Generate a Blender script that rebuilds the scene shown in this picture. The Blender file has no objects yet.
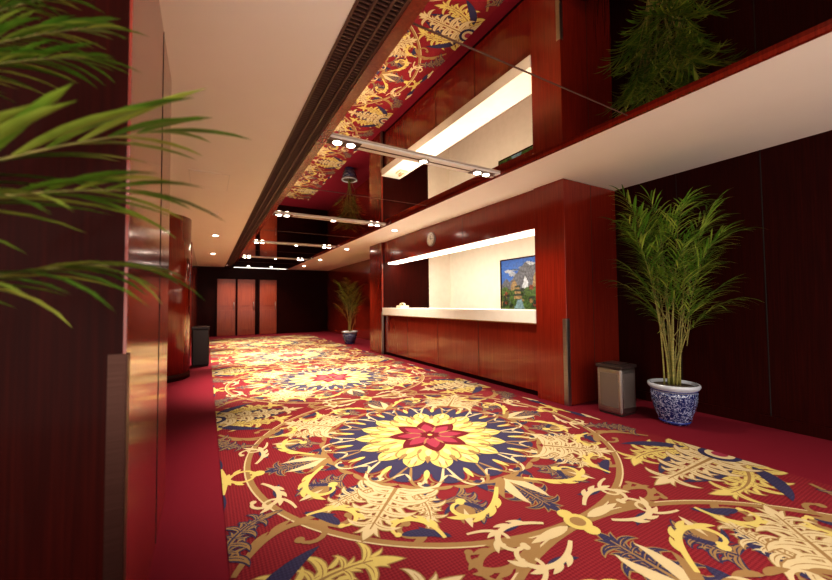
import bpy, math, random
from mathutils import Vector, Matrix, noise
random.seed(7)
sc=bpy.context.scene
col=sc.collection
pi=math.pi
# ------------------------------------------------------------------ helpers
def link(o,parent=None):
    col.objects.link(o)
    if parent: o.parent=parent
    return o
def group(name):
    e=bpy.data.objects.new(name,None); e.empty_display_size=.1
    return link(e)
class MB:
    def __init__(s): s.v=[];s.f=[];s.m=[];s.sm=[]
    def face(s,idx,m=0,smooth=False): s.f.append(idx);s.m.append(m);s.sm.append(smooth)
    def quad(s,a,b,c,d,m=0):
        n=len(s.v); s.v+=[tuple(a),tuple(b),tuple(c),tuple(d)]; s.face((n,n+1,n+2,n+3),m)
    def box(s,x0,y0,z0,x1,y1,z1,m=0):
        n=len(s.v)
        s.v+=[(x0,y0,z0),(x1,y0,z0),(x1,y1,z0),(x0,y1,z0),(x0,y0,z1),(x1,y0,z1),(x1,y1,z1),(x0,y1,z1)]
        for q in ((0,3,2,1),(4,5,6,7),(0,1,5,4),(1,2,6,5),(2,3,7,6),(3,0,4,7)):
            s.face(tuple(n+i for i in q),m)
    def lathe(s,cx,cy,prof,n=32,m=0,z0=0):
        b=len(s.v)
        for r,z in prof:
            for i in range(n):
                a=2*pi*i/n; s.v.append((cx+r*math.cos(a),cy+r*math.sin(a),z0+z))
        for j in range(len(prof)-1):
            for i in range(n):
                k=(i+1)%n
                s.face((b+j*n+i,b+j*n+k,b+(j+1)*n+k,b+(j+1)*n+i),m,True)
        s.face(tuple(b+i for i in reversed(range(n))),m)
        s.face(tuple(b+(len(prof)-1)*n+i for i in range(n)),m)
    def tube(s,pts,rads,n=6,m=0):
        b=len(s.v)
        for i,p in enumerate(pts):
            t=(pts[min(i+1,len(pts)-1)]-pts[max(i-1,0)]).normalized()
            u=t.cross(Vector((0.13,0.97,0.2))); u.normalize(); w=t.cross(u)
            for k in range(n):
                a=2*pi*k/n; q=p+(u*math.cos(a)+w*math.sin(a))*rads[i]; s.v.append(tuple(q))
        for j in range(len(pts)-1):
            for k in range(n):
                l=(k+1)%n
                s.face((b+j*n+k,b+j*n+l,b+(j+1)*n+l,b+(j+1)*n+k),m,True)
        s.face(tuple(b+i for i in reversed(range(n))),m)
        s.face(tuple(b+(len(pts)-1)*n+i for i in range(n)),m)
    def build(s,name,mats,parent=None,bevel=0):
        me=bpy.data.meshes.new(name); me.from_pydata(s.v,[],s.f)
        for mt in mats: me.materials.append(mt)
        me.polygons.foreach_set('material_index',s.m)
        me.polygons.foreach_set('use_smooth',s.sm)
        me.update()
        o=bpy.data.objects.new(name,me); link(o,parent)
        if bevel:
            b=o.modifiers.new('bevel','BEVEL'); b.width=bevel; b.segments=2; b.limit_method='ANGLE'
        return o
def box(name,x0,y0,z0,x1,y1,z1,mt,parent=None,bevel=0):
    m=MB(); m.box(x0,y0,z0,x1,y1,z1); return m.build(name,[mt],parent,bevel)
# ------------------------------------------------------------------ materials
def mat(name,c,rough=.5,metal=0,coat=0,emit=None,es=0,spec=.5):
    m=bpy.data.materials.new(name); m.use_nodes=True
    b=m.node_tree.nodes['Principled BSDF']
    b.inputs['Base Color'].default_value=(*c,1); b.inputs['Roughness'].default_value=rough
    b.inputs['Metallic'].default_value=metal; b.inputs['Coat Weight'].default_value=coat
    b.inputs['Coat Roughness'].default_value=.1
    b.inputs['Specular IOR Level'].default_value=spec
    if emit: b.inputs['Emission Color'].default_value=(*emit,1); b.inputs['Emission Strength'].default_value=es
    return m
def noisemat(name,stops,scale=(1,1,1),nscale=5,detail=4,rough=.5,metal=0,coat=0,bump=0,spec=.5,dist=0):
    m=mat(name,stops[0][1],rough,metal,coat,spec=spec); nt=m.node_tree; N=nt.nodes; L=nt.links
    b=N['Principled BSDF']
    tc=N.new('ShaderNodeTexCoord'); mp=N.new('ShaderNodeMapping'); mp.inputs['Scale'].default_value=scale
    ns=N.new('ShaderNodeTexNoise'); ns.inputs['Scale'].default_value=nscale; ns.inputs['Detail'].default_value=detail
    ns.inputs['Distortion'].default_value=dist
    r=N.new('ShaderNodeValToRGB'); el=r.color_ramp.elements
    el[0].position,el[0].color=stops[0][0],(*stops[0][1],1)
    el[1].position,el[1].color=stops[-1][0],(*stops[-1][1],1)
    for p,c in stops[1:-1]:
        e=el.new(p); e.color=(*c,1)
    L.new(tc.outputs['Object'],mp.inputs[0]); L.new(mp.outputs[0],ns.inputs['Vector'])
    L.new(ns.outputs['Fac'],r.inputs[0]); L.new(r.outputs[0],b.inputs['Base Color'])
    if bump:
        bp=N.new('ShaderNodeBump'); bp.inputs['Strength'].default_value=bump; bp.inputs['Distance'].default_value=.01
        L.new(ns.outputs['Fac'],bp.inputs['Height']); L.new(bp.outputs[0],b.inputs['Normal'])
    return m
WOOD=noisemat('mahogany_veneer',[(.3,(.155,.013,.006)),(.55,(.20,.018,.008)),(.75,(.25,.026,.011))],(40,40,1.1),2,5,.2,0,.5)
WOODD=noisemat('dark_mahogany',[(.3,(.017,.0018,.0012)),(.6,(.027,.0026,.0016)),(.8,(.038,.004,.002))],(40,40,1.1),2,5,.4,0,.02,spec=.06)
DOORW=noisemat('door_veneer',[(.3,(.24,.030,.009)),(.7,(.33,.055,.015))],(30,30,1),2,5,.35,0,.3)
CEIL=noisemat('painted_plaster',[(.3,(.91,.86,.81)),(.7,(.93,.88,.83))],(1,1,1),3,3,.75)
CREAM=noisemat('cream_wallpaper',[(.3,(.82,.76,.67)),(.7,(.87,.81,.72))],(1,1,1),8,3,.7)
MARBLE=noisemat('white_marble',[(.35,(.87,.85,.81)),(.7,(.92,.90,.87))],(1,1,1),4,6,.18,dist=1.5)
MIRROR=mat('tinted_mirror_glass',(.58,.49,.42),.01,1)
SEAM=mat('dark_seam',(.02,.006,.004),.6)
STEEL=noisemat('brushed_steel',[(.3,(.35,.33,.32)),(.7,(.5,.47,.45))],(1,1,60),6,3,.35,1)
STEELD=noisemat('shaded_steel',[(.3,(.055,.028,.022)),(.7,(.075,.04,.032))],(1,1,60),6,3,.4,1)  # brushed steel again, the left corner's shade put into its colour
GRILLE=mat('grille_brown_metal',(.10,.045,.035),.5)
BLACK=mat('black_void',(.006,.004,.004),.8)
BEAM=mat('beam_white_enamel',(.82,.78,.74),.3)
LAMP=mat('lamp_glow',(1,1,1),.5,emit=(1,.92,.78),es=28)
STRIPM=mat('cove_strip_glow',(1,1,1),.5,emit=(1,.90,.70),es=7)
BRASS=mat('brass_trim',(.45,.22,.09),.3,.8)
def carpetmat(name,c,c2=None,amt=.35,weave=True):
    m=mat(name,c,.9,spec=.2); nt=m.node_tree; N=nt.nodes; L=nt.links; b=N['Principled BSDF']
    tc=N.new('ShaderNodeTexCoord')
    mp=N.new('ShaderNodeMapping'); mp.inputs['Rotation'].default_value=(0,0,pi/4)
    wv=N.new('ShaderNodeTexChecker'); wv.inputs['Scale'].default_value=85
    L.new(tc.outputs['Object'],mp.inputs[0]); L.new(mp.outputs[0],wv.inputs['Vector'])
    ns=N.new('ShaderNodeTexNoise'); ns.inputs['Scale'].default_value=260; ns.inputs['Detail'].default_value=2
    L.new(tc.outputs['Object'],ns.inputs['Vector'])
    a=N.new('ShaderNodeMix'); a.data_type='RGBA'; a.inputs[6].default_value=(*c,1)
    c2=c2 or tuple(x*.6 for x in c); a.inputs[7].default_value=(*c2,1)
    mu=N.new('ShaderNodeMath'); mu.operation='MULTIPLY'; mu.inputs[1].default_value=amt
    if weave: L.new(wv.outputs['Fac'],mu.inputs[0])
    else: L.new(ns.outputs['Fac'],mu.inputs[0])
    L.new(mu.outputs[0],a.inputs[0]); L.new(a.outputs[2],b.inputs['Base Color'])
    bp=N.new('ShaderNodeBump'); bp.inputs['Strength'].default_value=.5; bp.inputs['Distance'].default_value=.004
    L.new(ns.outputs['Fac'],bp.inputs['Height']); L.new(bp.outputs[0],b.inputs['Normal'])
    return m
C_BORDER=carpetmat('crimson_plain_pile',(.14,.004,.017),(.10,.003,.012),.6,False)
C_FIELD=carpetmat('crimson_woven_pile',(.115,.004,.012),(.20,.02,.028),.6)
C_YEL=carpetmat('yellow_pile',(.46,.375,.125),weave=False,amt=.5)
C_CRE=carpetmat('cream_pile',(.45,.37,.23),weave=False,amt=.5)
C_NAV=carpetmat('navy_pile',(.022,.018,.055),(.04,.035,.09),.5)
C_BRO=carpetmat('bronze_pile',(.23,.14,.06),weave=False,amt=.5)
C_DCR=carpetmat('dark_crimson_pile',(.10,.004,.012),weave=False)
C_PNK=carpetmat('rose_pile',(.22,.025,.055),weave=False)
# ------------------------------------------------------------------ dimensions
H=2.54; XW=4.44; XR=3.47; XS=2.78; YE=15.2; YB=-1.1
# ------------------------------------------------------------------ room shell
box('floor',-2.6,YB-1,-.1,5.6,YE+.2,0,C_BORDER)
m=MB()
m.box(-2.6,YB,H,.58,YE+.2,H+.12,0)
m.box(XS,YB,H,5.6,YE+.2,H+.12,0)
m.box(.58,YB,H+.16,XS,YE+.2,H+.28,0)
m.build('ceiling',[CEIL])
g=group('mirror_ceiling_panel')
box('glass',.87,YB,H+.015,XS-.03,YE,H+.03,MIRROR,g)
m=MB()
m.box(.80,YB,H-.012,.87,YE,H+.03)
m.box(XS-.03,YB,H-.012,XS,YE,H+.03)
m.build('edge_trim',[WOOD],g)
m=MB()
y=1.55
while y<YE:
    m.box(.87,y-.003,H+.011,XS-.03,y+.003,H+.016); y+=1.45*2
m.build('panel_joints',[GRILLE],g)
g=group('ceiling_air_grille')
m=MB()
m.box(.58,YB,H-.004,.595,YE,H+.02);m.box(.655,YB,H-.006,.668,YE,H+.02);m.box(.728,YB,H-.006,.741,YE,H+.02);m.box(.785,YB,H-.004,.80,YE,H+.02)
y=YB
while y<YE:
    m.box(.595,y,H,.785,y+.007,H+.014); y+=.028
m.build('slats',[GRILLE],g)
box('duct_back',.58,YB,H+.03,.80,YE,H+.04,BLACK,g)
beamsY=[.1,3.0,5.9,8.8,11.7]
for i,by in enumerate(beamsY):
    g=group('ceiling_light_beam')
    m=MB()
    m.box(.84,by-.075,H-.004,XS-.03,by+.075,H+.014)
    m.build('housing',[BEAM],g,.003)
    m=MB(); m.box(.84,by-.008,H-.008,XS-.03,by+.008,H-.0035)
    for cx in (1.02,2.55):
        m.box(cx-.14,by-.062,H-.008,cx+.14,by+.062,H-.0035)
    m.build('recess_plate',[GRILLE],g)
    m=MB()
    for cx in (.96,1.08,2.49,2.61):
        m.lathe(cx,by,[(.035,H-.0125),(.046,H-.0125),(.05,H-.008)],20,0)
    m.lathe(1.82,by,[(.035,H-.016),(.05,H-.016),(.055,H-.008)],20,0)
    m.build('lamp_ring',[STEEL],g)
    m=MB()
    for cx in (.96,1.08,2.49,2.61,1.82):
        m.lathe(cx,by,[(.034,H-.018),(.037,H-.015),(.037,H-.010)],20,0)
    m.build('lamp_lens',[LAMP],g)
    left=(100,360,950,1150,700)[i]; mid=(80,270,480,500,300)[i]
    for cx,e,sz in ((1.02,left,72),(1.82,mid,84),(2.55,150,115)):
        l=bpy.data.lights.new('beam_spot','SPOT'); l.energy=e; l.spot_size=math.radians(sz); l.spot_blend=.7
        l.color=(1,.85,.64); l.shadow_soft_size=.04
        o=bpy.data.objects.new('beam_spot',l); link(o,g); o.location=(cx,by,H-.05)
def downlight(x,y,e,size=100,z=H):
    g=group('recessed_downlight')
    m=MB(); m.lathe(x,y,[(.05,z-.006),(.065,z-.006),(.07,z)],20,0); m.build('ring',[BEAM],g)
    m=MB(); m.lathe(x,y,[(.044,z-.009),(.048,z-.006),(.048,z-.003)],20,0); m.build('lens',[LAMP],g)
    l=bpy.data.lights.new('downlight_spot','SPOT'); l.energy=e; l.spot_size=math.radians(size); l.spot_blend=.8
    l.color=(1,.82,.60); l.shadow_soft_size=.05
    o=bpy.data.objects.new('downlight_spot',l); link(o,g); o.location=(x,y,z-.03)
for y in (6.2,8.9,11.4,13.6): downlight(3.1,y,150)
for y in (8.3,11.3): downlight(.15,y,170)
for x in (.65,1.32,2.1): downlight(x,14.5,90,110,H if x<.58 or x>XS else H+.012)
g=group('ceiling_access_panel')
m=MB(); m.box(-.16,4.35,H-.006,.2,4.95,H+.001,0); m.build('hatch',[CEIL],g)
m=MB()
for a in ((-.17,4.34,.21,4.35),(-.17,4.95,.21,4.96),(-.17,4.34,-.16,4.96),(.2,4.34,.21,4.96)): m.box(a[0],a[1],H-.008,a[2],a[3],H+.001)
m.build('rim',[BEAM],g)
g=group('smoke_detector')
m=MB(); m.lathe(.1,6.3,[(.03,H-.035),(.045,H-.03),(.055,H-.012),(.055,H)],24,0); m.build('housing',[BEAM],g)
# ---- walls
PY0=2.69; Y0,Y1=3.12,7.55
m=MB()
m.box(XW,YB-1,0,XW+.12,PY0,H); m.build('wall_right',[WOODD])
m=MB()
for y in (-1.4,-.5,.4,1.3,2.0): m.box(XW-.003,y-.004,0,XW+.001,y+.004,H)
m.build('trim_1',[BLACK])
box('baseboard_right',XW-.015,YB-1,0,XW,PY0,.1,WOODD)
m=MB(); m.box(XW,8.25,0,XW+.12,YE,H); m.build('wall_right_far',[WOOD])
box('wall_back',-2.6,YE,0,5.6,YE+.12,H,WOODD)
for i,(a,b) in enumerate(((.35,.95),(1.02,1.62),(1.78,2.4))):
    g=group('door_%d'%(i+1))
    m=MB(); m.box(a,YE-.05,0.01,b,YE,2.1); m.build('leaf',[DOORW],g,.004)
    m=MB(); m.box(a+.08,YE-.06,.2,b-.08,YE-.05,.95); m.box(a+.08,YE-.06,1.1,b-.08,YE-.05,1.95); m.build('raised_panels',[DOORW],g,.006)
    m=MB(); m.box(a-.035,YE-.07,0,a,YE,2.14);m.box(b,YE-.07,0,b+.035,YE,2.14);m.box(a,YE-.07,2.1,b,YE,2.14); m.build('jamb',[WOODD],g)
    m=MB(); m.tube([Vector((b-.05,YE-.08,.95)),Vector((b-.05,YE-.08,1.25))],[.012,.012],8); m.box(b-.055,YE-.08,.98,b-.045,YE-.05,.99);m.box(b-.055,YE-.08,1.21,b-.045,YE-.05,1.22); m.build('pull_handle',[STEEL],g)
# ---- left side
BX=-.20; BY0=1.35; BY1=2.68
m=MB(); m.box(-2.6,BY0,0,BX-.008,BY1,H,0); m.box(BX-.008,BY0,0,BX,BY1,H,1)  # front's shade put into a darker wood than the lit corridor face
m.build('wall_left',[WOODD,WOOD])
m=MB()
for x in (-.95,-.5): m.box(x-.004,BY0-.002,0,x+.004,BY0+.001,H)
m.box(BX-.001,2.2,0,BX+.002,2.206,H)
m.build('trim_2',[BLACK])
def guard(name,cx,cy,sx,sy,h,w=.07,mt=STEEL):
    m=MB(); t=.003
    m.box(min(cx,cx+sx*w),cy-t if sy>0 else cy,0.0,max(cx,cx+sx*w),cy if sy>0 else cy+t,h)
    m.box(cx-t if sx>0 else cx,min(cy,cy+sy*w),0.0,cx if sx>0 else cx+t,max(cy,cy+sy*w),h)
    return m.build(name,[mt])
guard('corner_guard',BX,BY0,-1,1,1.01,.042,STEELD)
box('wall_left_recess',-1.5,BY1,0,-1.4,YE,H,WOODD)
g=group('round_column')
m=MB(); m.lathe(-.72,7.0,[(.5,0),(.5,H)],64,0); m.build('shaft',[WOOD],g)
m=MB(); m.lathe(-.72,7.0,[(.505,0),(.505,.1)],64,0); m.build('plinth',[WOODD],g)
box('wall_left_far',-1.4,9.4,0,-.28,YE,H,WOOD)
# ------------------------------------------------------------------ reception
g=group('reception_pillar')
m=MB(); m.box(XR,PY0,0,XW+.12,Y0,H); m.build('shaft',[WOOD],g,.004)
m=MB(); m.box(3.95,PY0-.002,0,3.955,PY0+.001,H); m.build('veneer_seams',[SEAM],g)
guard('guard',XR,PY0,1,1,.96,.05).parent=g
g=group('reception_pillar')
m=MB(); m.box(XR-.02,Y1,0,XW,8.25,H); m.build('shaft',[WOOD],g,.004)
guard('guard',XR-.02,Y1,1,1,.96,.04).parent=g
g=group('reception_fascia')
m=MB(); m.box(XR+.03,Y0,2.06,XR+.11,Y1,H); m.build('board',[WOOD],g,.004)
m=MB(); m.box(XR+.028,4.6,2.06,XR+.031,4.604,H);m.box(XR+.028,6.1,2.06,XR+.031,6.104,H); m.build('seams',[SEAM],g)
m=MB(); m.box(XR+.11,Y0,2.12,XR+.36,Y1,2.14); m.build('cove_shelf',[CREAM],g)
m=MB(); m.box(XR+.13,Y0+.02,2.045,XR+.33,Y1-.02,2.12); m.build('light_strip',[STRIPM],g)
l=bpy.data.lights.new('cove_light','AREA'); l.shape='RECTANGLE'; l.size=.15; l.size_y=4.2; l.energy=95; l.color=(1,.88,.70)
o=bpy.data.objects.new('cove_light',l); link(o,g); o.location=(XR+.27,(Y0+Y1)/2,2.035); o.rotation_euler=(0,math.radians(-25),0)
XB=5.35
box('wall_reception_back',XB,Y0-.42,0,XB+.12,Y1+.3,H,CREAM)
m=MB(); m.box(XW-.95,Y1-.01,0,4.7,Y1+.1,H); m.build('wall_reception_side',[WOODD])
box('wall_reception_side_plaster',4.7,Y1,0,XB,Y1+.1,H,CREAM)
box('wall_reception_near',XW+.12,Y0-.42,0,XB,Y0-.3,H,CREAM)
m=MB(); m.box(XR+.11,Y0,H-.03,XB,Y1,H-.001); m.build('ceiling_reception',[CREAM])
g=group('reception_desk')
m=MB(); m.box(XR+.05,Y0,.06,XR+.13,Y1-.01,.88); m.build('front_panel',[WOOD],g,.003)
m=MB()
for k in (4.27,5.37,6.47): m.box(XR+.047,k-.002,.06,XR+.051,k+.002,.88)
m.build('panel_seams',[SEAM],g)
m=MB(); m.box(XR+.07,Y0,0,XR+.13,Y1-.01,.06); m.build('kick_plate',[WOODD],g)
m=MB(); m.box(XR-.02,Y0,.89,XR+.45,Y1-.01,1.05); m.build('marble_top',[MARBLE],g,.006)
m=MB(); m.box(XR+.13,Y0,.70,XR+.85,Y1-.01,.74); m.build('inner_worktop',[WOOD],g,.003)
m=MB(); m.box(XR-.002,Y0,.875,XR+.13,Y1-.01,.89); m.build('under_trim',[BRASS],g)
g=group('desk_telephone')
PH=mat('ivory_plastic',(.75,.66,.48),.4)
m=MB(); m.box(3.62,6.95,1.05,3.82,7.17,1.10); m.build('body',[PH],g,.01)
m=MB(); m.tube([Vector((3.72,6.97+.2*i/8,1.12+.025*math.sin(pi*i/8))) for i in range(9)],[.026,.024,.016,.015,.015,.015,.016,.024,.026],10); m.build('handset',[PH],g)
m=MB(); m.box(3.66,7.0,1.095,3.68,7.12,1.104); m.build('keypad',[SEAM],g)
g=group('wall_clock')
def discx(mb,x,cy,cz,r0,r1,thick,m=0,n=32):
    b=len(mb.v)
    for xx,r in ((x,r1),(x-thick,r1),(x-thick,r0)):
        for i in range(n):
            a=2*pi*i/n; mb.v.append((xx,cy+r*math.cos(a),cz+r*math.sin(a)))
    for j in range(2):
        for i in range(n):
            k=(i+1)%n; mb.face((b+j*n+i,b+j*n+k,b+(j+1)*n+k,b+(j+1)*n+i),m,False)
    mb.face(tuple(b+2*n+i for i in range(n)),m)
m=MB(); discx(m,XR+.03,5.5,2.29,.11,.125,.03); m.build('rim',[STEEL],g)
m=MB(); discx(m,XR,5.5,2.29,.105,.105,.003); m.build('dial',[mat('dial_white',(.8,.78,.72),.4)],g)
m=MB(); m.box(XR-.008,5.496,2.29,XR-.004,5.504,2.37); m.box(XR-.008,5.44,2.286,XR-.004,5.5,2.294)
for k in range(12):
    a=k*pi/6; cy,cz=5.5+.09*math.cos(a),2.29+.09*math.sin(a); m.box(XR-.006,cy-.005,cz-.005,XR-.003,cy+.005,cz+.005)
m.build('hands_and_marks',[BLACK],g)
# painting
g=group('landscape_painting')
py0,py1,pz0,pz1=4.55,5.68,1.02,2.0
def pm(n,c,k=.45): return noisemat(n,[(.35,tuple(x*k for x in c)),(.65,c)],(1,1,1),22,8,.5,dist=.6)
P=[pm('paint_sky',(.03,.14,.55),.6),pm('paint_cloud',(.55,.62,.72),.5),pm('paint_peak_grey',(.14,.15,.20),.3),pm('paint_peak_gold',(.38,.25,.11),.35),
   pm('paint_foliage',(.08,.17,.03),.2),pm('paint_red_trees',(.32,.06,.03),.2),pm('paint_water',(.2,.36,.45)),pm('paint_dark',(.03,.05,.03),.3)]
m=MB(); x=XB-.03
m.box(x,py0,pz0,XB,py1,pz1,0)
rp=random.Random(4)
def poly(pts,mi,l,rg=.014):
    out=[]
    for i,(u,v) in enumerate(pts):
        u2,v2=pts[(i+1)%len(pts)]
        for t in (0,.25,.5,.75):
            a,b=u+(u2-u)*t,v+(v2-v)*t
            if 0.02<a<.98 and .02<b<.98: a+=rp.uniform(-rg,rg); b+=rp.uniform(-rg,rg)
            out.append((min(1,max(0,a)),min(1,max(0,b))))
    n=len(m.v); xx=x-.001*l
    for u,v in out: m.v.append((xx,py1-(py1-py0)*u,pz0+(pz1-pz0)*v))
    m.face(tuple(range(n,n+len(out))),mi)
def blob(u,v,a,b,mi,l): poly([(u+a*math.cos(t*pi/6),v+b*math.sin(t*pi/6)) for t in range(12)],mi,l)
for i in range(14): blob(rp.uniform(0.05,.95),rp.uniform(.66,.97),rp.uniform(.04,.12),rp.uniform(.015,.04),1,1+i*.1)
poly([(0,.25),(0,.5),(.12,.62),(.2,.55),(.33,.66),(.45,.80),(.6,.92),(.68,.84),(.78,.86),(.9,.94),(1,.8),(1,.25)],2,3)
poly([(.50,.3),(.52,.5),(.57,.66),(.6,.6),(.64,.5),(.62,.3)],1,4)
poly([(.7,.3),(.74,.56),(.82,.76),(.86,.5),(.95,.42),(.9,.3)],3,4)
poly([(.2,.3),(.26,.52),(.33,.6),(.38,.5),(.42,.3)],3,4)
poly([(0,0),(0,.4),(.1,.46),(.22,.36),(.38,.42),(.5,.38),(.68,.44),(.82,.4),(1,.45),(1,0)],4,5)
for i in range(60):
    blob(rp.uniform(0.02,.98),rp.uniform(.03,.42),rp.uniform(.02,.06),rp.uniform(.02,.05),rp.choice((4,7,5,3,7,4,2)),6+i*.03)
for zb,w_ in ((.20,.15),(.29,.115),(.37,.08)):
    poly([(.40-w_*.6,zb),(.40-w_*.6,zb+.07),(.40+w_*.6,zb+.07),(.40+w_*.6,zb)],3,8.2,.002)
    poly([(.40-w_,zb+.06),(.40-w_*.5,zb+.10),(.40+w_*.5,zb+.10),(.40+w_,zb+.06)],7,8.4,.002)
poly([(.30,0),(.36,.1),(.42,.18),(.5,.18),(.52,.1),(.56,0)],6,8.2)
m.build('canvas',P,g)
m=MB()
f=.025
m.box(x-.016,py0-f,pz0-f,XB,py0,pz1+f);m.box(x-.016,py1,pz0-f,XB,py1+f,pz1+f);m.box(x-.016,py0,pz0-f,XB,py1,pz0);m.box(x-.016,py0,pz1,XB,py1,pz1+f)
m.build('frame',[WOODD],g,.003)
# ------------------------------------------------------------------ patterned carpet
CX=1.69; RW=1.66; PER=2.9; XL=.10
class Tile:
    def __init__(s): s.q=[];s.n=0
    def stroke(s,pts,ws,c,l):
        s.n+=1; z=.004+l*.0006+(s.n%97)*.000003
        n=len(pts); prev=None
        for i in range(n):
            a=pts[max(i-1,0)];b=pts[min(i+1,n-1)]
            dx,dy=b[0]-a[0],b[1]-a[1]; d=math.hypot(dx,dy) or 1
            w=ws[i]/2; nx,ny=-dy/d*w,dx/d*w
            cur=((pts[i][0]+nx,pts[i][1]+ny,z),(pts[i][0]-nx,pts[i][1]-ny,z))
            if prev: s.q.append((prev[1],cur[1],cur[0],prev[0],c))
            prev=cur
    def disc(s,x,y,r,c,l,n=10):
        pts=[];ws=[]
        for i in range(n+1):
            t=-math.cos(pi*i/n); pts.append((x+r*t,y)); ws.append(2*r*math.sqrt(max(0,1-t*t)))
        s.stroke(pts,ws,c,l)
    def ring(s,r,w,c,l,n=96):
        for i in range(n):
            a0,a1=2*pi*i/n,2*pi*(i+1)/n; z=.004+l*.0006
            f=lambda rr,a:(rr*math.cos(a),rr*math.sin(a),z)
            s.q.append((f(r-w/2,a0),f(r+w/2,a0),f(r+w/2,a1),f(r-w/2,a1),c))
    def curve(s,x,y,a,L,k0,k1,n=18,p=2):
        pts=[(x,y)];h=a
        for i in range(n):
            t=(i+.5)/n; h+=(k0+(k1-k0)*t**p)*L/n
            x+=math.cos(h)*L/n; y+=math.sin(h)*L/n; pts.append((x,y))
        return pts,h
    def scroll(s,x,y,a,L,k0,k1,w,c,l,ball=True):
        pts,h=s.curve(x,y,a,L,k0,k1,26)
        s.stroke(pts,[w*(.35+.65*math.sin(pi*min(1,.15+.75*i/26))) for i in range(27)],c,l)
        if ball: s.disc(pts[-1][0],pts[-1][1],w*.62,c,l+.1,8)
        for i in (5,9,13,17):
            p=pts[i]; q=pts[i+1]; hh=math.atan2(q[1]-p[1],q[0]-p[0]); sg=-1 if k1>0 else 1
            if L>.4: s.leaf(p[0],p[1],hh+sg*.55,L*.2,w*1.1,-sg*5,c,l,6)
        return pts
    def leaf(s,x,y,a,L,W,k,c,l,n=9):
        pts,h=s.curve(x,y,a,L,k,k,n,1)
        s.stroke(pts,[W*math.sin(pi*(i/n)**.75)**.8 if 0<i<n else .002 for i in range(n+1)],c,l)
    def acanthus(s,x,y,a,L,W,k,c,l,c2=4,nl=None):
        W*=1.2
        nl=nl or (9 if L>.6 else 7)
        pts,h=s.curve(x,y,a,L*.85,k,k*1.6,14,1)
        for ps,(cc,grow,ll_) in enumerate(((c2,.014,l-.45),(c,0,l))):
            s.stroke(pts,[W*.24*(1-.7*i/14)+.006+grow for i in range(15)],cc,ll_)
            for j in range(nl):
                t=(j+.4)/nl; i=min(13,int(t*14)); p=pts[i]; q=pts[i+1]; hh=math.atan2(q[1]-p[1],q[0]-p[0])
                ll=W*(1.05-.55*t)*(.66 if j%2 else 1.05)
                for sd in (-1,1):
                    ang=sd*(1.08-.5*t)
                    s.leaf(p[0],p[1],hh+ang,ll+grow,ll*.21+grow*1.2,sd*1.6/ll,cc,ll_,7)
                    s.leaf(p[0]+math.cos(hh+ang)*ll*.3,p[1]+math.sin(hh+ang)*ll*.3,hh+ang-sd*.75,ll*.45+grow,ll*.12+grow,sd*2.2/ll,cc,ll_,5)
                    if ps: s.leaf(p[0],p[1],hh+ang,ll*.7,.006,sd*1.6/ll,c2,l+.5,5)
            s.leaf(pts[-3][0],pts[-3][1],h,L*.30+grow,W*.22+grow,k,cc,ll_)
        s.stroke(pts,[W*.08*(1-.8*i/14)+.003 for i in range(15)],c2,l+.5)
YE_,CR,NA,BR,DC,PK=1,2,3,4,5,6
T=Tile()
def pol(r,a): return (r*math.cos(a),r*math.sin(a))
T.ring(1.43,.034,BR,1,120); T.ring(1.452,.010,CR,2,120)
# navy scroll ring
T.disc(0,0,.72,NA,3,24)
for k in range(16):
    a=k*pi/8
    x,y=pol(.74,a); T.disc(x,y,.11,NA,3)
    for sd in (-1,1):
        x,y=pol(.64,a+sd*.02); T.scroll(x,y,a+sd*.3,.40,sd*-1.2,sd*25,.022,CR if k%2 else BR,5)
        x,y=pol(.68,a+pi/16+sd*.01); T.scroll(x,y,a+pi/16+sd*.2,.22,sd*-2,sd*38,.014,BR,5.5)
    x,y=pol(.66,a+pi/16); T.leaf(x,y,a+pi/16,.15,.04,0,YE_,6)
    x,y=pol(.84,a+pi/16); T.leaf(x,y,a+pi/16,.15,.07,0,NA,3)
    for sd in (-1,1):
        x,y=pol(.88,a); T.leaf(x,y,a+sd*1.0,.16,.042,sd*6,BR,4)
        x,y=pol(.74,a); T.leaf(x,y,a+sd*1.0,.10,.02,-sd*6,CR,6)
# yellow scalloped rosette
T.disc(0,0,.46,YE_,6.8,24)
for k in range(16):
    a=k*pi/8; x,y=pol(.42,a); T.leaf(x,y,a,.22,.16,0,YE_,6.8)
    for sd in (-1,1):
        x,y=pol(.43,a+sd*.06); T.leaf(x,y,a+sd*.55,.19,.065,-sd*5,YE_,6.8)
        x,y=pol(.41,a); T.scroll(x,y,a+sd*.4,.16,sd*-2,sd*42,.013,BR,8,False)
        x,y=pol(.50,a+sd*.03); T.leaf(x,y,a+sd*.25,.12,.013,-sd*3,BR,8)
    x,y=pol(.42,a+pi/16); T.leaf(x,y,a+pi/16,.14,.034,0,BR,8)
    x,y=pol(.46,a); T.leaf(x,y,a,.14,.045,0,CR,8.3)
    x,y=pol(.31,a+pi/16); T.leaf(x,y,a+pi/16,.13,.05,0,CR,8.3)
    T.leaf(*pol(.31,a),a,.11,.03,0,BR,8)
T.disc(0,0,.22,DC,9,16)
for k in range(8):
    a=k*pi/4+pi/8; T.leaf(*pol(.06,a),a,.30,.19,0,DC,9)
    T.leaf(*pol(.07,a),a,.21,.11,0,PK,10)
    T.leaf(*pol(.07,a+pi/8),a+pi/8,.15,.03,0,BR,10)
for k in range(6): T.leaf(0,0,k*pi/3,.10,.05,0,DC,12)
T.disc(0,0,.022,YE_,13)
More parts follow.
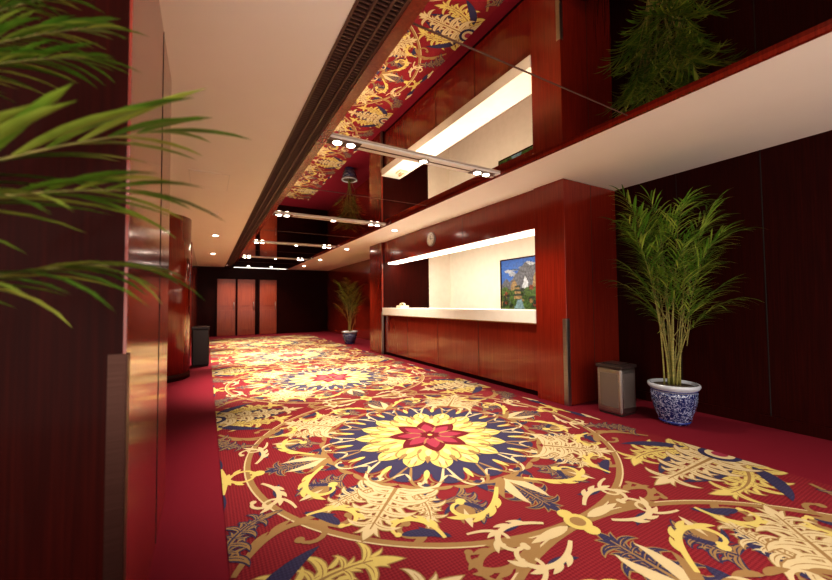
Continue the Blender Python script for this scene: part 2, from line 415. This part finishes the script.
# between rosette and ring
for k in range(4):
    a=k*pi/2+pi/4
    x,y=pol(.93,a); T.acanthus(x,y,a,.50,.24,0,CR,4,BR)
    for sd in (-1,1):
        x,y=pol(.93,a+sd*.10); T.acanthus(x,y,a+sd*.95,.40,.15,-sd*1.6,CR,3,BR)
        x,y=pol(.93,a+sd*.06); T.scroll(x,y,a+sd*.62,.70,sd*1.4,-sd*22,.040,BR,2)
        x,y=pol(1.38,a+sd*.28); T.scroll(x,y,a+pi+sd*.6,.44,sd*3,sd*20,.03,YE_,4)
        x,y=pol(1.00,a+sd*.38); T.acanthus(x,y,a+sd*1.2,.30,.11,-sd*2.5,BR,2,NA)
        x,y=pol(1.37,a+sd*.12); T.leaf(x,y,a+sd*2.2,.26,.06,-sd*3,NA,3)
        x,y=pol(.95,a+sd*.22); T.leaf(x,y,a+sd*.7,.26,.07,-sd*3,NA,2.5)
        x,y=pol(1.36,a+sd*.36); T.scroll(x,y,a+pi-sd*.9,.30,-sd*2,-sd*30,.022,CR,3)
    b=k*pi/2
    x0,y0=pol(.90,b)
    T.acanthus(x0,y0,b,.44,.20,0,NA,3,BR)
    for sd in (-1,1):
        T.leaf(x0,y0,b+sd*.6,.32,.07,-sd*2,CR,4)
        T.leaf(x0,y0,b+sd*1.15,.26,.06,-sd*3,BR,4)
        x,y=pol(.97,b+sd*.12); T.scroll(x,y,b+sd*.75,.62,sd*.3,sd*20,.034,YE_,4)
        x,y=pol(1.38,b+sd*.12); T.scroll(x,y,b+pi-sd*.9,.50,-sd*2,-sd*22,.030,CR,5)
    T.disc(*pol(1.37,b),.04,YE_,4)
for k in range(8):
    a=k*pi/4+pi/8; T.disc(*pol(1.06,a),.03,YE_,3)
    T.leaf(*pol(1.09,a),a,.22,.055,0,CR,3)
    for sd in (-1,1):
        T.leaf(*pol(1.08,a),a+sd*.5,.20,.045,-sd*3,BR,3)
        T.leaf(*pol(1.08,a),a+sd*1.3,.16,.04,-sd*5,NA,3)
        T.leaf(*pol(1.36,a+sd*.09),a+sd*1.7,.18,.05,sd*4,NA,3)
hy=PER/2
T.disc(0,hy,.07,YE_,4,12); T.disc(0,hy,.04,BR,5)
for sd in (-1,1):
    T.leaf(sd*.08,hy,0 if sd>0 else pi,.26,.06,0,CR,4)
    d=0 if sd>0 else pi
    for up in (-1,1):
        T.scroll(sd*.28,hy,d+up*sd*.35,.52,0,-up*sd*16,.034,BR,3)
        T.leaf(sd*.30,hy,d+up*sd*.6,.24,.06,-up*sd*3,BR,3)
    ex=sd*(RW-.03); di=pi-d
    T.acanthus(ex,hy,di,.86,.27,0,CR,4,BR)
    for up in (-1,1):
        s2=up*sd
        T.acanthus(ex,hy+up*.10,di-s2*.75,.76,.24,s2*1.1,YE_,2,BR)
        T.leaf(ex-sd*.10,hy+up*.08,di-s2*.38,.62,.10,s2*1.2,NA,3)
        T.leaf(ex-sd*.05,hy+up*.2,di-s2*1.0,.48,.10,s2*1.2,NA,3.5)
        T.scroll(ex-sd*.05,hy+up*.48,di-s2*1.1,.8,s2*1,s2*18,.040,BR,3)
        T.acanthus(ex,hy+up*.62,di-s2*1.35,.44,.13,s2*2,BR,4,NA)
        T.scroll(ex,hy+up*.95,di-s2*1.5,.42,-s2*2,-s2*22,.034,CR,4)
        T.scroll(ex-sd*.04,hy+up*1.25,di-s2*1.4,.42,-s2*1,s2*22,.03,YE_,4)
        T.leaf(ex-sd*.02,hy+up*1.05,pi/2*up,.30,.07,0,NA,3)
    T.disc(ex,hy,.13,NA,7); T.disc(ex,hy,.09,CR,8); T.disc(ex,hy,.05,PK,9)
m=MB()
x0,x1=XL,CX+RW; ya,yb=-1.6,YE-1.2
m.quad((x0,ya,.0035),(x1,ya,.0035),(x1,yb,.0035),(x0,yb,.0035),0)
for k in range(-1,5):
    cy=2.72+PER*k
    for a,b,c,d,cc in T.q:
        vs=[(min(max(p[0]+CX,x0),x1),p[1]+cy,p[2]) for p in (a,b,c,d)]
        if min(v[1] for v in vs)<ya or max(v[1] for v in vs)>yb: continue
        if max(v[0] for v in vs)-min(v[0] for v in vs)<1e-5: continue
        ar=0
        for i in range(4):
            p,q=vs[i],vs[(i+1)%4]; ar+=p[0]*q[1]-q[0]*p[1]
        if ar<0: vs.reverse()
        m.quad(*vs,cc)
m.build('patterned_carpet',[C_FIELD,C_YEL,C_CRE,C_NAV,C_BRO,C_DCR,C_PNK])
# ------------------------------------------------------------------ trash bins
def bin_(name,cx,cy,w,d,h,body,panel):
    g=group(name)
    DK=mat('bin_dark_enamel',(.03,.02,.02),.3)
    m=MB(); m.box(cx-w/2,cy-d/2,.02,cx+w/2,cy+d/2,h-.05); m.build('body',[body],g,.018)
    m=MB()
    m.box(cx-w/2+.035,cy-d/2-.004,.08,cx+w/2-.035,cy-d/2+.001,h-.1)
    m.box(cx-w/2-.004,cy-d/2+.035,.08,cx-w/2+.001,cy+d/2-.035,h-.1); m.build('side_panels',[panel],g,.002)
    m=MB(); m.box(cx-w/2-.008,cy-d/2-.008,h-.05,cx+w/2+.008,cy+d/2+.008,h-.015); m.box(cx-w/2+.01,cy-d/2+.01,0.002,cx+w/2-.01,cy+d/2-.01,.02); m.build('rim_and_foot',[DK],g,.006)
    m=MB(); m.box(cx-w/2+.04,cy-d/2+.04,h-.015,cx+w/2-.04,cy-d/2-.04+d,h-.005); m.build('ash_tray',[DK],g,.004)
bin_('litter_bin',3.70,2.28,.26,.26,.52,STEEL,mat('bin_panel',(.20,.17,.16),.35,.6))
DKB=mat('black_enamel',(.025,.015,.015),.35)
bin_('litter_bin',-.08,8.1,.28,.3,.75,DKB,DKB)
# ------------------------------------------------------------------ palms
G1=noisemat('palm_leaf_green',[(.3,(.04,.12,.010)),(.55,(.10,.23,.022)),(.8,(.30,.42,.06))],(1,1,1),7,3,.35)
G2=noisemat('palm_leaf_young',[(.3,(.14,.25,.025)),(.7,(.42,.50,.10))],(1,1,1),9,3,.38)
STM=noisemat('palm_cane',[(.3,(.12,.14,.03)),(.7,(.30,.25,.08))],(1,1,8),9,3,.5)
SOIL=noisemat('potting_soil',[(.3,(.02,.012,.008)),(.7,(.06,.04,.025))],(1,1,1),40,4,.9,bump=.5)
POTM=mat('blue_white_porcelain',(.8,.82,.85),.12,coat=.5)
nt=POTM.node_tree;N=nt.nodes;L=nt.links
tc=N.new('ShaderNodeTexCoord'); v=N.new('ShaderNodeTexVoronoi'); v.inputs['Scale'].default_value=22; v.feature='DISTANCE_TO_EDGE'
ns=N.new('ShaderNodeTexNoise'); ns.inputs['Scale'].default_value=11; ns.inputs['Distortion'].default_value=2.5
mx=N.new('ShaderNodeMix'); mx.data_type='RGBA'; mx.inputs[0].default_value=.12
L.new(tc.outputs['Object'],ns.inputs['Vector']); L.new(tc.outputs['Object'],mx.inputs[6]); L.new(ns.outputs['Color'],mx.inputs[7]); L.new(mx.outputs[2],v.inputs['Vector'])
r=N.new('ShaderNodeValToRGB'); r.color_ramp.elements[0].position=.025; r.color_ramp.elements[0].color=(.38,.44,.60,1)
r.color_ramp.elements[1].position=.06; r.color_ramp.elements[1].color=(.012,.020,.10,1)
L.new(v.outputs['Distance'],r.inputs[0]); L.new(r.outputs[0],N['Principled BSDF'].inputs['Base Color'])
POTW=mat('white_porcelain',(.40,.44,.52),.12,coat=.5)
POTB=mat('cobalt_line',(.02,.04,.2),.15,coat=.5)
UP=Vector((0,0,1))
def leaflet(mb,p,d,L,W,droop,mi,n=5):
    d=d.normalized(); b=len(mb.v); q=p.copy()
    for i in range(n+1):
        t=i/n; w=W*(math.sin(pi*min(1,t*.9+.08))**.7)*(1 if t<1 else .05)
        side=d.cross(UP)
        if side.length<1e-3: side=Vector((1,0,0))
        side.normalize(); nn=side.cross(d)
        mb.v+= [tuple(q-side*w/2+nn*w*.18),tuple(q),tuple(q+side*w/2+nn*w*.18)]
        d=(d+Vector((0,0,-droop/n))).normalized(); q=q+d*(L/n)
    for i in range(n):
        for k in (0,1):
            a=b+i*3+k; mb.face((a,a+1,a+4,a+3),mi,True)
def frond(mb,p0,az,el,L,droop,nl,LL,LW,start=.25,ldroop=.6,mi=0,rr=.006):
    n=16; pts=[p0.copy()]; tans=[]; p=p0.copy(); e=el; az0=az
    for i in range(n):
        t=(i+.5)/n; e-=droop*(t**1.2)*2/n
        d=Vector((math.cos(az0)*math.cos(e),math.sin(az0)*math.cos(e),math.sin(e)))
        p=p+d*L/n; pts.append(p.copy()); tans.append(d)
    mb.tube(pts,[rr*(1-.75*i/n) for i in range(n+1)],5,2)
    for j in range(nl):
        t=start+(1-start)*(j+.5)/nl; i=min(n-1,int(t*n)); fr=t*n-i
        q=pts[i].lerp(pts[i+1],min(1,fr)); d=tans[i]
        side=d.cross(UP).normalized()
        ll=LL*(.55+.45*math.sin(pi*min(1,(t-start)/(1-start)*.8+.2)))
        for sd in (-1,1):
            sp=.95-.55*t+random.uniform(-.12,.12)
            dd=d*math.cos(sp)+side*sd*math.sin(sp)+UP*random.uniform(.0,.28)
            leaflet(mb,q,dd,ll*random.uniform(.85,1.1),LW,ldroop*random.uniform(.6,1.4),mi if random.random()<.65 else 1)
    leaflet(mb,pts[-1],tans[-1],LL*.7,LW,ldroop,mi)
def pot(g,cx,cy,r,h):
    s=r/.22; hh=h/.38
    prof=[(.13,0),(.135,.02),(.15,.05),(.185,.14),(.205,.22),(.21,.28),(.205,.31)]
    m=MB(); m.lathe(cx,cy,[(a*s,b*hh) for a,b in prof],48,0,.004); m.build('pot_body',[POTM],g)
    m=MB(); m.lathe(cx,cy,[(a*s,b*hh) for a,b in [(.205,.31),(.208,.325),(.228,.34),(.235,.36),(.23,.38),(.205,.38),(.195,.34)]],48,0,.004); m.build('pot_rim',[POTW],g)
    m=MB(); m.lathe(cx,cy,[(a*s,b*hh) for a,b in [(.209,.318),(.2115,.322),(.2115,.326),(.209,.33)]],48,0,.004)
    m.lathe(cx,cy,[(a*s,b*hh) for a,b in [(.136,.012),(.142,.016),(.146,.026),(.141,.03)]],48,0,.004); m.build('pot_lines',[POTB],g)
    m=MB(); m.lathe(cx,cy,[(.19*s,.345*hh),(.19*s,.352*hh),(.1*s,.36*hh)],32,0,.004); m.build('soil',[SOIL],g)
def palm(cx,cy,potr,poth,height,nst,spread,seed,xmax,dens=1):
    random.seed(seed)
    g=group('potted_palm'); pot(g,cx,cy,potr,poth)
    mb=MB()
    for s in range(nst):
        a=2*pi*s/nst+random.uniform(-.3,.3); r0=potr*.4*random.random()
        base=Vector((cx+r0*math.cos(a),cy+r0*math.sin(a),poth*.9))
        hs=height*(.16+.44*((s*7)%nst)/nst)
        pts=[];n=8
        for i in range(n+1):
            t=i/n; o=spread*.25*t*t*random.uniform(.95,1.05)
            pts.append(base+Vector((math.cos(a)*o,math.sin(a)*o,hs*t)))
        mb.tube(pts,[.008*(1-.35*i/n) for i in range(n+1)],7,2)
        top=pts[-1]
        nf=3
        for f in range(nf):
            az=a+(f-(nf-1)/2)*1.9+random.uniform(-.5,.5)
            el=random.uniform(1.25,1.5) if f%2 else random.uniform(.95,1.3)
            L=(height*.60-.35*hs)*random.uniform(.65,.95)*(1 if f%2 else .85)
            L=min(L,height-top.z)
            frond(mb,top-Vector((0,0,.05*f)),az,el,L,random.uniform(.3,.9),int(14*dens),.26*height/2.1,.0125*height/2.1,.25,.85,0,.0042)
    for i,vv in enumerate(mb.v):
        if vv[0]>xmax-.12: mb.v[i]=(xmax-.12+.1*(1-math.exp(-(vv[0]-xmax+.12)/.1)),vv[1],vv[2])
    mb.build('canes_and_fronds',[G1,G2,STM],g)
palm(3.86,1.82,.20,.37,2.28,15,.36,23,XW-.02)
palm(3.6,10.1,.22,.36,1.95,10,.4,5,XW-.02,.8)
g=group('potted_palm'); pot(g,-.78,.92,.235,.38)
random.seed(3); mb=MB()
def cane(p0,p1,r=.012):
    n=8; mb.tube([p0.lerp(p1,i/n) for i in range(n+1)],[r*(1-.3*i/n) for i in range(n+1)],7,2)
def toward(p,q,el,L,droop,nl,LL,LW,st=.2,ld=.5):
    frond(mb,p,math.atan2(q[1]-p[1],q[0]-p[0]),el,L,droop,nl,LL,LW,st,ld,0,.005)
b0=Vector((-.78,.92,.34))
tops=[Vector((-.64,.95,1.22)),Vector((-.66,1.02,1.40)),Vector((-.86,.9,1.1)),Vector((-.70,.84,1.36)),Vector((-.82,1.0,1.15)),Vector((-.62,.9,1.08))]
for i,t in enumerate(tops): cane(b0+Vector((.03*math.cos(i*1.3),.03*math.sin(i*1.3),0)),t)
toward(tops[0],(0,.99),.62,.62,.28,9,.30,.024,.25,.35)
toward(tops[0],(0,.90),.42,.52,.35,8,.28,.022,.3,.6)
toward(tops[5],(0,1.02),.46,.50,.45,9,.26,.021,.3,.9)
toward(tops[1],(0,1.10),.84,.58,.35,24,.16,.010,.25,.5)
toward(tops[1],(-.1,1.16),.98,.62,.3,24,.16,.010,.25,.5)
toward(tops[1],(0,1.04),.74,.52,.45,22,.15,.010,.25,.6)
toward(tops[3],(0,1.04),.88,.58,.4,22,.16,.010,.25,.6)
toward(tops[2],(-1.5,.8),.9,.8,.9,16,.2,.016)
toward(tops[3],(-.9,0),.9,.8,.9,16,.2,.016)
toward(tops[4],(-1.4,.9),1.1,.8,.7,16,.2,.016)
for i,vv in enumerate(mb.v):
    if vv[1]>BY0-.03: mb.v[i]=(vv[0],BY0-.03-.001*(i%5),vv[2])
mb.build('canes_and_fronds',[G1,G2,STM],g)
# ------------------------------------------------------------------ world, camera
w=bpy.data.worlds.new('ambient'); sc.world=w; w.use_nodes=True
w.node_tree.nodes['Background'].inputs[0].default_value=(1,.89,.79,1); w.node_tree.nodes['Background'].inputs[1].default_value=2.8
cam=bpy.data.cameras.new('camera'); cam.lens=15.8; cam.sensor_width=36; cam.clip_start=.02
co=bpy.data.objects.new('camera',cam); link(co); sc.camera=co
R=Matrix.Rotation(math.radians(-29.9),4,'Z')@Matrix.Rotation(math.radians(92.05),4,'X')@Matrix.Rotation(math.radians(-.5),4,'Z')
co.matrix_world=Matrix.Translation((0,0,1.15))@R
cam.dof.use_dof=True; cam.dof.focus_distance=4; cam.dof.aperture_fstop=1.8
sc.view_settings.view_transform='Standard'
try: sc.view_settings.look='Medium High Contrast'
except Exception as e: print('look',e)
